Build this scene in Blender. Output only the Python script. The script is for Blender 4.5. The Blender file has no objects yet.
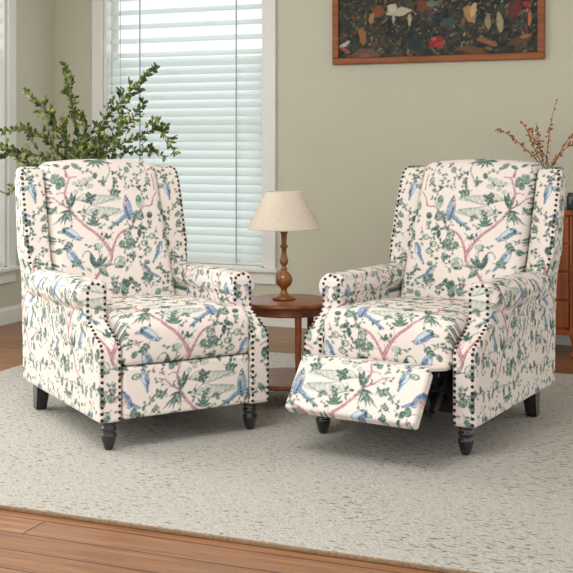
import bpy, bmesh, math, random
import numpy as np
from mathutils import Vector, Matrix
from mathutils.bvhtree import BVHTree

C = bpy.context.scene.collection
PI = math.pi
# ------------------------------------------------------------------ camera model
F, HY, CX, HC = 1120.0, 147.0, 286.5, 1.114
YAW = math.radians(21.7)
cs, sn = math.cos(YAW), math.sin(YAW)
def c2r(X, Z):                     # camera ground frame -> room frame
    return (X*cs - Z*sn, X*sn + Z*cs)
def on_v(px, v):                   # u, depth of an image column on the plane v = const
    a = (px-CX)/F; Z = v/(a*sn+cs); return a*Z*cs - Z*sn, Z
def on_u(px, u):
    a = (px-CX)/F; Z = u/(a*cs-sn); return a*Z*sn + Z*cs, Z
def zat(py, Z): return HC-(py-HY)*Z/F

# ------------------------------------------------------------------ helpers
def link(o, parent=None):
    C.objects.link(o)
    if parent is not None: o.parent = parent
    return o
def tag(o, label, cat, group=None):
    o['label'] = label; o['category'] = cat
    if group: o['group'] = group
    return o
def empty(name, loc, rz=0.0):
    o = bpy.data.objects.new(name, None); C.objects.link(o)
    o.location = loc; o.rotation_euler = (0, 0, rz); o.empty_display_size = .1
    return o
def obj(name, bm, mat, parent=None, smooth=False):
    me = bpy.data.meshes.new(name); bm.normal_update(); bm.to_mesh(me); bm.free()
    if mat: me.materials.append(mat)
    if smooth:
        me.polygons.foreach_set('use_smooth', [True]*len(me.polygons))
        me.update()
    return link(bpy.data.objects.new(name, me), parent)
def struct(name, bm, mat, parent=None, smooth=False):
    o = obj(name, bm, mat, parent, smooth)
    o['kind'] = 'structure'
    return o
def box(bm, x0, x1, y0, y1, z0, z1, bev=0.0, seg=2):
    r = bmesh.ops.create_cube(bm, size=1.0)
    vs = r['verts']
    for v in vs:
        v.co = Vector((x0+(v.co.x+.5)*(x1-x0), y0+(v.co.y+.5)*(y1-y0), z0+(v.co.z+.5)*(z1-z0)))
    if bev:
        es = list({e for v in vs for e in v.link_edges})
        bmesh.ops.bevel(bm, geom=es, offset=bev, segments=seg, profile=.5, affect='EDGES')
    return vs
def lathe(bm, prof, cx=0, cy=0, cz=0, n=40):
    rings = []
    for r, z in prof:
        if r < 1e-6: rings.append([bm.verts.new((cx, cy, cz+z))])
        else: rings.append([bm.verts.new((cx+r*math.cos(2*PI*i/n), cy+r*math.sin(2*PI*i/n), cz+z)) for i in range(n)])
    for a, b in zip(rings, rings[1:]):
        for i in range(n):
            j = (i+1) % n
            if len(a) == 1 and len(b) == 1: continue
            if len(a) == 1: bm.faces.new((a[0], b[j], b[i]))
            elif len(b) == 1: bm.faces.new((a[i], a[j], b[0]))
            else: bm.faces.new((a[i], a[j], b[j], b[i]))
    bmesh.ops.recalc_face_normals(bm, faces=bm.faces)
def catmull(pts, n=8):
    P = [Vector(p) for p in pts]; P = [2*P[0]-P[1]]+P+[2*P[-1]-P[-2]]; out = []
    for i in range(1, len(P)-2):
        for k in range(n):
            t = k/n
            out.append(.5*((2*P[i])+(P[i+1]-P[i-1])*t+(2*P[i-1]-5*P[i]+4*P[i+1]-P[i+2])*t*t+(-P[i-1]+3*P[i]-3*P[i+1]+P[i+2])*t**3))
    out.append(P[-2]); return out
def tube(bm, pts, r0, r1=None, n=8):
    r1 = r0 if r1 is None else r1
    rings = []; m = len(pts)
    for i, p in enumerate(pts):
        p = Vector(p); d = (Vector(pts[min(i+1, m-1)])-Vector(pts[max(i-1, 0)])).normalized()
        a = d.orthogonal().normalized() if abs(d.z) > .95 else d.cross(Vector((0, 0, 1))).normalized()
        b = d.cross(a); r = r0+(r1-r0)*i/max(1, m-1)
        rings.append([bm.verts.new(p+a*r*math.cos(2*PI*k/n)+b*r*math.sin(2*PI*k/n)) for k in range(n)])
    for A, B in zip(rings, rings[1:]):
        for k in range(n): bm.faces.new((A[k], A[(k+1) % n], B[(k+1) % n], B[k]))
    bm.faces.new(rings[0][::-1]); bm.faces.new(rings[-1])
def prism(bm, poly, a0, a1, axis='x', bev=0.0, seg=3):
    def mk(p, a): return (a, p[0], p[1]) if axis == 'x' else (p[0], a, p[1])
    A = [bm.verts.new(mk(p, a0)) for p in poly]; B = [bm.verts.new(mk(p, a1)) for p in poly]
    fs = [bm.faces.new(A), bm.faces.new(B[::-1])]
    n = len(poly)
    for i in range(n): fs.append(bm.faces.new((A[i], B[i], B[(i+1) % n], A[(i+1) % n])))
    bmesh.ops.recalc_face_normals(bm, faces=fs)
    if bev:
        es = list({e for f in fs for e in f.edges})
        es = [e for e in es if len(e.link_faces) == 2 and e.calc_face_angle(0) > .3]
        bmesh.ops.bevel(bm, geom=es, offset=bev, segments=seg, profile=.5, affect='EDGES', clamp_overlap=True)

# ------------------------------------------------------------------ materials
def srgb(r, g, b):
    f = lambda c: (c/255/12.92) if c/255 <= .04045 else ((c/255+.055)/1.055)**2.4
    return (f(r), f(g), f(b), 1)
def M(name, col=None, rough=.6, metal=0.0, spec=None, coat=0.0):
    m = bpy.data.materials.new(name); m.use_nodes = True
    nt = m.node_tree; b = nt.nodes['Principled BSDF']
    if col: b.inputs['Base Color'].default_value = col
    b.inputs['Roughness'].default_value = rough; b.inputs['Metallic'].default_value = metal
    if spec is not None: b.inputs['Specular IOR Level'].default_value = spec
    if coat: b.inputs['Coat Weight'].default_value = coat; b.inputs['Coat Roughness'].default_value = .12
    return m, nt, b
def N(nt, t, **kw):
    n = nt.nodes.new(t)
    for k, v in kw.items():
        if k in n.inputs: n.inputs[k].default_value = v
        else: setattr(n, k, v)
    return n
def L(nt, a, b): nt.links.new(a, b)
def ramp(nt, stops, src=None):
    r = nt.nodes.new('ShaderNodeValToRGB'); e = r.color_ramp.elements
    while len(e) < len(stops): e.new(.5)
    for i, (p, c) in enumerate(stops): e[i].position = p; e[i].color = c
    if src is not None: L(nt, src, r.inputs[0])
    return r
def coords(nt, scale=(1, 1, 1), rot=(0, 0, 0)):
    tc = N(nt, 'ShaderNodeTexCoord'); mp = N(nt, 'ShaderNodeMapping')
    mp.inputs['Scale'].default_value = scale; mp.inputs['Rotation'].default_value = rot
    L(nt, tc.outputs['Object'], mp.inputs['Vector']); return mp.outputs['Vector']
def bump(nt, b, h, strength, dist=.002):
    bp = N(nt, 'ShaderNodeBump'); bp.inputs['Strength'].default_value = strength; bp.inputs['Distance'].default_value = dist
    L(nt, h, bp.inputs['Height']); L(nt, bp.outputs['Normal'], b.inputs['Normal']); return bp
def noise(nt, vec, scale, detail=3, rough=.5):
    n = N(nt, 'ShaderNodeTexNoise'); n.inputs['Scale'].default_value = scale
    n.inputs['Detail'].default_value = detail; n.inputs['Roughness'].default_value = rough
    L(nt, vec, n.inputs['Vector']); return n
def simple(name, rgb, rough=.6, var=.08, scale=20, bs=.1, **kw):
    m, nt, b = M(name, None, rough, **kw)
    c = srgb(*rgb); v = coords(nt); n = noise(nt, v, scale)
    lo = tuple(x*(1-var) for x in c[:3])+(1,); hi = tuple(min(1, x*(1+var)) for x in c[:3])+(1,)
    r = ramp(nt, [(.3, lo), (.7, hi)], n.outputs[0]); L(nt, r.outputs[0], b.inputs['Base Color'])
    if bs: bump(nt, b, n.outputs[0], bs)
    return m
def wood(name, dark, mid, light, axis=2, scale=1.0, rough=.35, coat=.3):
    m, nt, b = M(name, None, rough, coat=coat)
    sc = [14*scale]*3; sc[axis] = 1.2*scale
    v = coords(nt, sc); n = noise(nt, v, 2.5, 6, .6)
    r = ramp(nt, [(.3, srgb(*dark)), (.5, srgb(*mid)), (.72, srgb(*light))], n.outputs[0])
    L(nt, r.outputs[0], b.inputs['Base Color']); bump(nt, b, n.outputs[0], .08)
    return m

m_wall = simple('wall_paint', (202, 201, 183), .85, .015, 3, .02)
m_ceil = simple('ceiling_paint', (232, 231, 226), .9, .01, 3, 0)
m_trim = simple('white_trim_paint', (230, 231, 226), .45, .02, 6, .02)
m_tablewood = wood('walnut_brown_wood', (98, 52, 28), (136, 76, 44), (162, 96, 58), 0, .8, .35, .1)
m_lampwood = wood('honey_brown_wood', (92, 54, 22), (132, 80, 34), (162, 104, 48), 2, .8, .28)
m_chestwood = wood('reddish_chest_wood', (98, 48, 18), (138, 72, 30), (164, 92, 42), 2, .7, .5, .05)
m_framewood = wood('frame_wood', (112, 58, 20), (140, 76, 28), (162, 94, 38), 0, 1, .5, 0)
m_black = simple('black_lacquer', (14, 13, 15), .12, .1, 30, 0, coat=.9)
m_blackmetal = simple('black_steel', (20, 20, 22), .4, .1, 30, 0)
m_blackcloth = simple('black_lining_cloth', (24, 23, 24), .9, .1, 80, .2)
m_nail, nt, b = M('bronze_nail', srgb(66, 54, 50), .3, .85)
m_brass = simple('dark_brass', (70, 52, 30), .4, .1, 30, 0, metal=.7)
m_vase = simple('dark_teal_ceramic', (44, 58, 56), .3, .15, 30, .05)
m_pot = simple('grey_stone_pot', (120, 116, 108), .8, .1, 20, .3)
m_soil = simple('potting_soil', (50, 38, 28), .95, .3, 60, .6)
m_stem = simple('green_brown_stem', (84, 78, 44), .7, .2, 40, .2)
m_twig = simple('dark_brown_twig', (86, 60, 42), .8, .2, 60, .3)
m_bud = simple('orange_dried_blossom', (186, 112, 56), .8, .3, 60, .2)
m_darkgap = simple('dark_gap_paint', (60, 28, 14), .7, .1, 20, 0)

# leaf: dark to yellow green by position
m_leaf, nt, b = M('glossy_green_leaf', None, .45)
v = coords(nt); n = noise(nt, v, 26, 2)
r = ramp(nt, [(.34, srgb(42, 62, 32)), (.48, srgb(74, 96, 42)), (.60, srgb(128, 144, 56)), (.70, srgb(180, 184, 82))], n.outputs[0])
L(nt, r.outputs[0], b.inputs['Base Color'])
b.inputs['Subsurface Weight'].default_value = 0
# lampshade
m_shade, nt, b = M('cream_linen_shade', None, .9)
v = coords(nt, (1, 1, 1)); n = noise(nt, v, 180, 2)
r = ramp(nt, [(.3, srgb(228, 216, 200)), (.7, srgb(244, 236, 222))], n.outputs[0]); L(nt, r.outputs[0], b.inputs['Base Color'])
bump(nt, b, n.outputs[0], .3, .001)
tr = N(nt, 'ShaderNodeBsdfTranslucent'); L(nt, r.outputs[0], tr.inputs['Color'])
mx = N(nt, 'ShaderNodeMixShader'); mx.inputs[0].default_value = .35
L(nt, b.outputs[0], mx.inputs[1]); L(nt, tr.outputs[0], mx.inputs[2]); L(nt, mx.outputs[0], nt.nodes['Material Output'].inputs[0])
# blind slats
m_slat, nt, b = M('white_blind_slat', srgb(238, 243, 242), .5)
tr = N(nt, 'ShaderNodeBsdfTranslucent'); tr.inputs['Color'].default_value = srgb(236, 244, 245)
mx = N(nt, 'ShaderNodeMixShader'); mx.inputs[0].default_value = .34
L(nt, b.outputs[0], mx.inputs[1]); L(nt, tr.outputs[0], mx.inputs[2]); L(nt, mx.outputs[0], nt.nodes['Material Output'].inputs[0])
m_cord = simple('grey_blind_cord', (160, 176, 174), .8, .05, 40, 0)
# glass
m_glass, nt, b = M('window_glass', (1, 1, 1, 1), .02)
tp = N(nt, 'ShaderNodeBsdfTransparent'); gl = N(nt, 'ShaderNodeBsdfGlossy'); gl.inputs['Roughness'].default_value = .02
mx = N(nt, 'ShaderNodeMixShader'); mx.inputs[0].default_value = .02
L(nt, tp.outputs[0], mx.inputs[1]); L(nt, gl.outputs[0], mx.inputs[2]); L(nt, mx.outputs[0], nt.nodes['Material Output'].inputs[0])
# wooden floor: boards run along x
m_floor, nt, b = M('oak_floor_boards', None, .34)
tc = N(nt, 'ShaderNodeTexCoord')
br = N(nt, 'ShaderNodeTexBrick'); br.offset = .37; br.squash = 1
br.inputs['Scale'].default_value = 1; br.inputs['Brick Width'].default_value = 1.9; br.inputs['Row Height'].default_value = .118
br.inputs['Mortar Size'].default_value = .0030; br.inputs['Mortar Smooth'].default_value = .2; br.inputs['Bias'].default_value = 0
br.inputs['Color1'].default_value = (0, 0, 0, 1); br.inputs['Color2'].default_value = (1, 1, 1, 1); br.inputs['Mortar'].default_value = (.5, .5, .5, 1)
L(nt, tc.outputs['Object'], br.inputs['Vector'])
mp = N(nt, 'ShaderNodeMapping'); mp.inputs['Scale'].default_value = (1.3, 22, 1); L(nt, tc.outputs['Object'], mp.inputs['Vector'])
n = noise(nt, mp.outputs[0], 2.2, 7, .62)
r = ramp(nt, [(.25, srgb(116, 78, 50)), (.5, srgb(148, 104, 70)), (.75, srgb(174, 130, 92))], n.outputs[0])
hs = N(nt, 'ShaderNodeMix', data_type='RGBA', blend_type='MULTIPLY'); hs.inputs[0].default_value = 1
r2 = ramp(nt, [(0, (.86, .84, .82, 1)), (1, (1.08, 1.06, 1.04, 1))], br.outputs['Color'])
L(nt, r.outputs[0], hs.inputs[6]); L(nt, r2.outputs[0], hs.inputs[7])
gm = N(nt, 'ShaderNodeMix', data_type='RGBA'); L(nt, br.outputs['Fac'], gm.inputs[0]); L(nt, hs.outputs[2], gm.inputs[6]); gm.inputs[7].default_value = srgb(56, 34, 24)
L(nt, gm.outputs[2], b.inputs['Base Color'])
ht = N(nt, 'ShaderNodeMath', operation='SUBTRACT'); L(nt, n.outputs[0], ht.inputs[0]); L(nt, br.outputs['Fac'], ht.inputs[1])
bump(nt, b, ht.outputs[0], .25, .002)
# rug
m_rug, nt, b = M('cream_flecked_pile', None, .95, spec=.1)
v1 = coords(nt, (1.0, 1.0, 1)); v2 = coords(nt, (20, 50, 1), (0, 0, math.radians(-32)))
base = noise(nt, v1, 90, 4, .7); fl = noise(nt, v2, 1.6, 3, .6); patch = noise(nt, v1, 2.2, 3)
r = ramp(nt, [(.3, srgb(208, 204, 194)), (.65, srgb(236, 234, 226))], base.outputs[0])
th = N(nt, 'ShaderNodeMath', operation='MULTIPLY_ADD'); L(nt, patch.outputs[0], th.inputs[0]); th.inputs[1].default_value = .22; L(nt, fl.outputs[0], th.inputs[2])
fr = ramp(nt, [(.685, (0, 0, 0, 1)), (.77, (.85, .85, .85, 1))], th.outputs[0])
gm = N(nt, 'ShaderNodeMix', data_type='RGBA'); L(nt, fr.outputs[0], gm.inputs[0]); L(nt, r.outputs[0], gm.inputs[6]); gm.inputs[7].default_value = srgb(142, 122, 92)
L(nt, gm.outputs[2], b.inputs['Base Color'])
v3 = coords(nt, (45, 80, 1), (0, 0, math.radians(-32))); yarn = noise(nt, v3, 1.6, 3, .6)
ad = N(nt, 'ShaderNodeMath', operation='ADD'); L(nt, yarn.outputs[0], ad.inputs[0]); L(nt, base.outputs[0], ad.inputs[1])
bump(nt, b, ad.outputs[0], 1.0, .018)
m_rugedge = simple('brown_rug_binding', (150, 126, 100), .95, .25, 120, .6)
# upholstery: vertex painted toile on woven linen
def painted(name, rough, weave, sheen=0.0):
    m, nt, b = M(name, None, rough, spec=.25)
    at = N(nt, 'ShaderNodeAttribute'); at.attribute_name = 'toile'
    L(nt, at.outputs['Color'], b.inputs['Base Color'])
    v = coords(nt); n1 = noise(nt, v, 260, 2); n2 = noise(nt, v, 7, 2)
    ad = N(nt, 'ShaderNodeMath', operation='MULTIPLY_ADD'); L(nt, n1.outputs[0], ad.inputs[0]); ad.inputs[1].default_value = .12*weave; L(nt, n2.outputs[0], ad.inputs[2])
    bump(nt, b, ad.outputs[0], .5*weave, .012)
    return m
m_fab = painted('bird_print_linen', .85, 1.0)
m_oil = painted('dark_oil_paint', .45, .25)

# ------------------------------------------------------------------ chair poses
POSE_L = (-.563, 4.505, math.radians(30.5))
POSE_R = (.563, 4.437, math.radians(-31.2))
def px_local(px, py, pose, y0, k=0.0, zr=.5):
    """image point on the chair-local plane y = y0 + k*(z-zr) -> local (x, z)"""
    X0, Z0, a = pose; ca, sa = math.cos(a), math.sin(a)
    dx = (px-CX)/F; dz = -(py-HY)/F
    ox, oy = -X0*ca - Z0*sa, X0*sa - Z0*ca
    rx, ry = dx*ca + sa, -dx*sa + ca
    t = (y0 + k*(HC-.014-zr) - oy)/(ry - k*dz)
    return ox+rx*t, HC-.014+dz*t

# ------------------------------------------------------------------ toile pattern, painted on a repeat tile (1 px = 1 mm)
TS, TT = 690, 640
BASE = (236, 226, 218)
tile = np.ones((TT, TS, 3))*np.array(BASE)/255.0
def fill(poly, col, a=1.0, cv=None, mod=True):
    cv = tile if cv is None else cv
    P = np.array(poly); x0, y0 = np.floor(P.min(0)).astype(int)-1; x1, y1 = np.ceil(P.max(0)).astype(int)+2
    gx, gy = np.meshgrid(np.arange(x0, x1), np.arange(y0, y1)); ins = np.zeros(gx.shape, bool)
    q = np.roll(P, -1, 0)
    for (ax, ay), (bx, by) in zip(P, q):
        if ay == by: continue
        c = ((gy < ay) != (gy < by)) & (gx < (bx-ax)*(gy-ay)/(by-ay)+ax); ins ^= c
    ys, xs = gy[ins], gx[ins]
    if mod: ys, xs = ys % cv.shape[0], xs % cv.shape[1]
    else:
        k = (ys >= 0) & (ys < cv.shape[0]) & (xs >= 0) & (xs < cv.shape[1]); ys, xs = ys[k], xs[k]
    cv[ys, xs] = cv[ys, xs]*(1-a)+np.array(col)/255.0*a
def PT(x, y):       # image point on left chair's back -> tile mm
    a, z = px_local(x, y, POSE_L, .27, .4)
    return (a*1000, z*1000)
def pfill(pts, col, a=1.0): fill([PT(*p) for p in pts], col, a)
def ell(x, y, rx, ry, ang, col, a=1.0, n=18):
    ca, sa = math.cos(math.radians(ang)), math.sin(math.radians(ang))
    pfill([(x+rx*math.cos(t)*ca-ry*math.sin(t)*sa, y+rx*math.cos(t)*sa+ry*math.sin(t)*ca) for t in [2*PI*i/n for i in range(n)]], col, a)
def stroke(pts, w0, w1, col, a=1.0):
    P = [(p.x, p.y) for p in catmull([(p[0], p[1], 0) for p in pts], 5)]; n = len(P); Lf, Rt = [], []
    for i, (x, y) in enumerate(P):
        ax, ay = P[max(i-1, 0)]; bx, by = P[min(i+1, n-1)]; d = math.hypot(bx-ax, by-ay) or 1
        nx, ny = -(by-ay)/d, (bx-ax)/d; w = (w0+(w1-w0)*i/(n-1))/2
        Lf.append((x+nx*w, y+ny*w)); Rt.append((x-nx*w, y-ny*w))
    pfill(Lf+Rt[::-1], col, a)
GRN = [(128, 156, 144), (94, 126, 114), (58, 90, 82), (160, 182, 170)]
DGR = (42, 66, 62); ROSE = (196, 142, 150); DROSE = (146, 92, 108); NAVY = (52, 70, 108); OUTL = (92, 120, 152)
BLUE = (110, 154, 190); LBLUE = (166, 198, 218); BRN = (132, 112, 106)
def leaf(x0, y0, x1, y1, w, tone=1, out=True):
    dx, dy = x1-x0, y1-y0; d = math.hypot(dx, dy) or 1; nx, ny = -dy/d*w, dx/d*w
    A, B = [], []
    for t, k in ((.15, .55), (.35, .95), (.55, 1), (.8, .6)):
        A.append((x0+dx*t+nx*k, y0+dy*t+ny*k)); B.append((x0+dx*t-nx*k, y0+dy*t-ny*k))
    full = [(x0, y0)]+A+[(x1, y1)]+B[::-1]
    pfill(full, GRN[tone])
    pfill([(x0, y0)]+A+[(x1, y1)], GRN[min(tone+1, 2)] if tone < 3 else GRN[0], .7)
    if out:
        stroke([(x0, y0), ((x0+x1)/2, (y0+y1)/2), (x1, y1)], .5, .3, DGR, .75)
        for i, (ax, ay) in enumerate(A[:3]): stroke([(x0+dx*(.1+.25*i), y0+dy*(.1+.25*i)), (ax, ay)], .35, .3, DGR, .5)
def vine(pts, size=3.9, every=3.2, tone=None, w=.6, col=None):
    stroke(pts, w, w*.6, col or GRN[2], .85)
    P = catmull([(p[0], p[1], 0) for p in pts], 8); acc = 0; sd = 1
    for a_, b_ in zip(P, P[1:]):
        d_ = b_-a_; acc += d_.length
        if acc >= every:
            acc = 0; sd = -sd; an = math.atan2(d_.y, d_.x)+sd*random.uniform(.6, 1.2); z_ = size*random.uniform(.75, 1.25)
            leaf(b_.x, b_.y, b_.x+math.cos(an)*z_, b_.y+math.sin(an)*z_, z_*.28, random.choice((0, 1, 1, 2)) if tone is None else tone, z_ > 3)
def sprig(x, y, ang, n=4, ln=9, size=3.2, tone=1):
    a = math.radians(ang); ca, sa = math.cos(a), math.sin(a)
    stroke([(x, y), (x+ca*ln/2+sa, y+sa*ln/2), (x+ca*ln, y+sa*ln)], .7, .4, GRN[2], .9)
    for i in range(n):
        t = (i+1)/n*ln
        for s in (-1, 1):
            b = a+s*.9; bx, by = x+ca*t, y+sa*t
            leaf(bx, by, bx+math.cos(b)*size, by+math.sin(b)*size, size*.3, random.choice((1, 1, 2, 0)), size > 3)
def cluster(x, y, n, r, size, tone=None, seed=0):
    rr = random.Random(seed+int(x*7+y))
    for i in range(n):
        a = 2*PI*i/n*.8+seed+x+rr.uniform(-.5, .5); t = rr.choice((0, 1, 2)) if tone is None else rr.choice((tone, tone, max(0, tone-1)))
        sz = size*rr.uniform(.6, 1.25); ox, oy = rr.uniform(-r, r), rr.uniform(-r, r)
        leaf(x+ox+math.cos(a)*r*.25, y+oy+math.sin(a)*r*.25, x+ox+math.cos(a)*(r*.25+sz), y+oy+math.sin(a)*(r*.25+sz), sz*rr.uniform(.22, .34), t)
def ring(x, y, rx, ry, ang, col=GRN[1]):
    ell(x, y, rx, ry, ang, col); ell(x, y, rx*.68, ry*.68, ang, (206, 212, 200)); ell(x+rx*.2, y, rx*.3, ry*.45, ang, col, .6)
def bird(hx, hy, bx, by, tx, ty, w=3.6, side=1, pink=False, light=False):
    """head, breast, tail tip in image points"""
    dx, dy = tx-hx, ty-hy; d = math.hypot(dx, dy); ux, uy = dx/d, dy/d; nx, ny = -uy*side, ux*side
    ang = math.degrees(math.atan2(ty-hy, tx-hx))
    stroke([(bx, by), ((bx+tx)/2+ux, (by+ty)/2+uy), (tx, ty)], w*1.3, w*.5, NAVY, .85)
    stroke([(bx-nx, by-ny), ((bx+tx)/2+ux-nx*.6, (by+ty)/2+uy-ny*.6), (tx-ux-nx*.3, ty-uy-ny*.3)], w*.8, w*.3, BLUE)
    mx_, my_ = (hx+bx)/2, (hy+by)/2
    ba = math.degrees(math.atan2(by-hy, bx-hx)); bl = math.hypot(bx-hx, by-hy)
    qx, qy = mx_+(bx-hx)*.24, my_+(by-hy)*.24
    ell(qx, qy, bl*.78, w*1.12, ba, OUTL)
    stroke([(hx, hy), ((hx+qx)/2, (hy+qy)/2), (qx, qy)], w*1.1, w*1.9, OUTL)
    ell(qx, qy, bl*.72, w*.95, ba, LBLUE if light else BLUE)
    stroke([(hx, hy), ((hx+qx)/2, (hy+qy)/2), (qx, qy)], w*.75, w*1.5, LBLUE if light else BLUE)
    if pink:
        ell(qx-nx*w*.55-ux, qy-ny*w*.55-uy, bl*.58, w*.52, ba, (206, 160, 162)); ell(qx-nx*w*.8, qy-ny*w*.8, bl*.4, w*.22, ba, (226, 200, 194))
    else: ell(qx-nx*w*.55, qy-ny*w*.55, bl*.5, w*.42, ba, (196, 212, 224))
    wx, wy = qx+nx*w*.35+ux*bl*.18, qy+ny*w*.35+uy*bl*.18
    ell(wx, wy, bl*.62, w*.50, ba+7*side, NAVY, .9)
    for k_ in range(3): ell(wx-nx*(k_-1)*w*.28-ux*bl*.1*k_, wy-ny*(k_-1)*w*.28-uy*bl*.1*k_, bl*.42, w*.09, ba+7*side, LBLUE, .8)
    ell(hx, hy, w*.58, w*.55, 0, NAVY, .85); ell(hx-nx*w*.2, hy-ny*w*.2, w*.36, w*.32, 0, LBLUE)
    pfill([(hx-ux*w*.3+ny*.6, hy-uy*w*.3-nx*.6), (hx-ux*w*1.0-nx*w*.6, hy-uy*w*1.0-ny*w*.6), (hx-nx*w*.55, hy-ny*w*.55)], NAVY)
    # feet / perch twig
random.seed(5)
# faint lake landscapes
for (x0, x1, y, h) in ((75, 117, 199, 7), (82, 119, 212, 9)):
    for i in range(26):
        t = i/25; x = x0+(x1-x0)*t; hh = h*(.35+.65*math.sin(PI*t))
        stroke([(x+2, y-hh*.6), (x+1.2, y), (x-1.5, y+hh*.55)], 1.2, .6, GRN[(0, 1, 3)[i % 3]], .6)
    stroke([(x0, y+1), ((x0+x1)/2, y+h*.7), (x1, y-3)], 1, .7, GRN[1], .9)
    stroke([(x0, y+1), (x0+8, y-h*.7), ((x0+x1)/2, y-h*.5), (x1, y-3)], .8, .6, GRN[1], .8)
for (x, y) in ((88, 197), (90, 199), (85, 200)): cluster(x, y, 7, 1.5, 4.2, 2)
cluster(103, 216, 6, 1, 5, 1); cluster(93, 213, 6, 1, 4, 2)
# trunks and branches
def branch(pts, w0, w1):
    stroke(pts, w0*.9+.6, w1*.9+.4, DROSE, .9); stroke([(p[0]-.2, p[1]-.25) for p in pts], w0*.66, w1*.66, ROSE)
    stroke([(p[0]+.35, p[1]+.2) for p in pts], .35, .25, DROSE, .8)
    for (ax, ay), (bx, by) in zip(pts, pts[1:]):
        if w0 > 1.2 and math.hypot(bx-ax, by-ay) > 5:
            q = random.choice((-1, 1)); stroke([(ax, ay), (ax+(by-ay)*.22*q, ay-(bx-ax)*.22*q), (ax+(by-ay)*.42*q+(bx-ax)*.2, ay-(bx-ax)*.42*q+(by-ay)*.2)], w0*.4, .4, ROSE)
branch([(92, 287), (96, 276), (103, 268), (109, 261), (109.5, 252), (103, 243), (95, 234), (84, 226), (76, 218), (69, 209)], 2.6, 2.2)
branch([(110, 253), (105, 246), (99, 238), (92, 232)], 3.2, 1.5)
branch([(69, 209), (65.5, 200), (64.5, 193), (67, 183), (69, 177)], 2.1, 1)
branch([(66.5, 178), (65.5, 174), (64.5, 170)], 2.6, 1.8)
branch([(67, 182), (70, 178), (76, 177)], .9, .5)
branch([(69, 209), (60, 204), (54, 199), (47, 197)], 1.4, .6)
branch([(65, 194), (60, 193), (56, 195)], 1, .5)
branch([(110, 256), (112, 245), (116, 236), (121, 231), (129, 227), (134, 219), (138, 211)], 2.0, 1.2)
branch([(138, 211), (143, 206), (148, 206), (152, 204)], 1.4, 1); branch([(151, 205), (153, 197), (157, 191)], 1.0, .5)
branch([(154, 190), (153, 182), (151, 174)], .6, .4)
branch([(92, 287), (88, 292), (80, 296)], 2.2, 1)
# big oval leaf trio
ell(54.5, 179.5, 4.2, 5.2, 10, GRN[1]); ell(54, 179, 3.4, 4.4, 10, GRN[0]); stroke([(52, 175), (56, 184)], .5, .4, GRN[2])
ell(62, 182, 3, 5.6, -15, GRN[1]); ell(58.5, 186.5, 2.9, 4, 10, GRN[2]); ell(58.3, 186.5, 1.8, 3, 10, GRN[1]); stroke([(58, 174), (59, 186)], .6, .4, DGR)
# leaf pair from the trunk
leaf(70, 208, 71, 192, 2.2, 1); leaf(70, 208, 75, 194, 1.8, 2); leaf(69, 210, 66, 196, 1.6, 1)
for i, (dx, dy) in enumerate(((-8, 8), (-3, 11), (2, 12), (-10, 4), (6, 8))): leaf(69, 210, 69+dx, 210+dy, 1.1, 1+(i % 2))
for (x, y) in ((74, 184), (79, 182), (84, 180), (89, 179), (87, 187), (80, 189), (75, 192), (90, 186)): ring(x, y, 2.3, 2.0, 20, GRN[0])
for (x, y) in ((82, 185), (86, 183), (78, 186)): cluster(x, y, 4, 1, 3, 1)
# top row
leaf(62, 169, 70, 166, 1.8, 1); leaf(71, 164, 80, 169, 2.6, 0); leaf(60, 167, 53, 165, 1.6, 1)
for q in ((86, 167), (99, 169), (92, 168), (104, 166), (112, 164), (83, 162), (108, 160)): leaf(95, 160.5, q[0], q[1], 1.2, 1)
stroke([(97, 160), (106, 163), (109, 170), (106, 178), (104, 182)], 1.1, .8, GRN[1])
cluster(101, 181, 5, 1.2, 5.0, 1); cluster(114, 184, 6, 1.4, 5.0, 1); cluster(114, 173, 5, 1, 3.6, 2); cluster(123, 178, 4, 1, 3.4, 0)
stroke([(122, 176), (127, 168), (130, 165)], .7, .5, GRN[1]); cluster(129, 165, 4, 1, 3, 1); cluster(140, 166, 4, 1, 2.8, 0); cluster(150, 169, 4, 1, 3, 0)
cluster(124, 185, 4, 1, 3.0, 0)
for (x, y, s) in ((135, 175, 3), (136, 181, 3.2), (138, 187, 3.4), (142, 192, 3.4), (144, 198, 3.6), (148, 182, 4), (146, 184, 3)): cluster(x, y, 4, 1, s, None)
stroke([(135, 174), (138, 186), (142, 196), (143, 204)], .6, .5, GRN[2])
ell(138, 202, 3.6, 6.5, -12, GRN[3]); ell(137.5, 199, 3, 4, 0, GRN[1]); ell(148.5, 215, 3, 3.4, 0, GRN[2]); ell(148.8, 216, 1.8, 2.4, 0, DGR); cluster(149, 223, 4, .6, 3, 0)
# middle right foliage
cluster(134, 218, 6, 1.5, 5, 2); cluster(137, 228, 5, 1.2, 5.2, None); leaf(137, 225, 144, 230, 2.2, 2); leaf(138, 228, 138, 238, 2.4, 2); leaf(133, 226, 127, 229, 2, 1)
for (x, y, a) in ((125, 234, 30), (128, 241, 60), (124, 246, 90), (143, 243, 10), (147, 250, -15), (131, 255, 20), (151, 236, 0)): ring(x, y, 3.8, 3.0, a)
cluster(134, 242, 6, 1.4, 5, None); cluster(131, 255, 5, 1, 4.6, 2); cluster(139, 247, 4, 1, 3.6, 1); cluster(126, 224, 4, 1, 3.6, 0)
stroke([(128, 228), (130, 238), (131, 250), (133, 258)], .7, .5, GRN[2])
# rose
ell(118.5, 262, 6, 6.2, 0, GRN[1]); ell(118.5, 262, 5.2, 5.4, 0, (222, 218, 206)); 
for i in range(5): stroke([(114+i*2, 265), (117+i*.8, 261), (118+i*1.2, 256.5)], .9, .5, GRN[i % 2], .8)
ell(118, 266.5, 4.6, 1.6, 0, GRN[2]); branch([(110, 263), (106, 265), (113, 264)], .7, .5)
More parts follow.
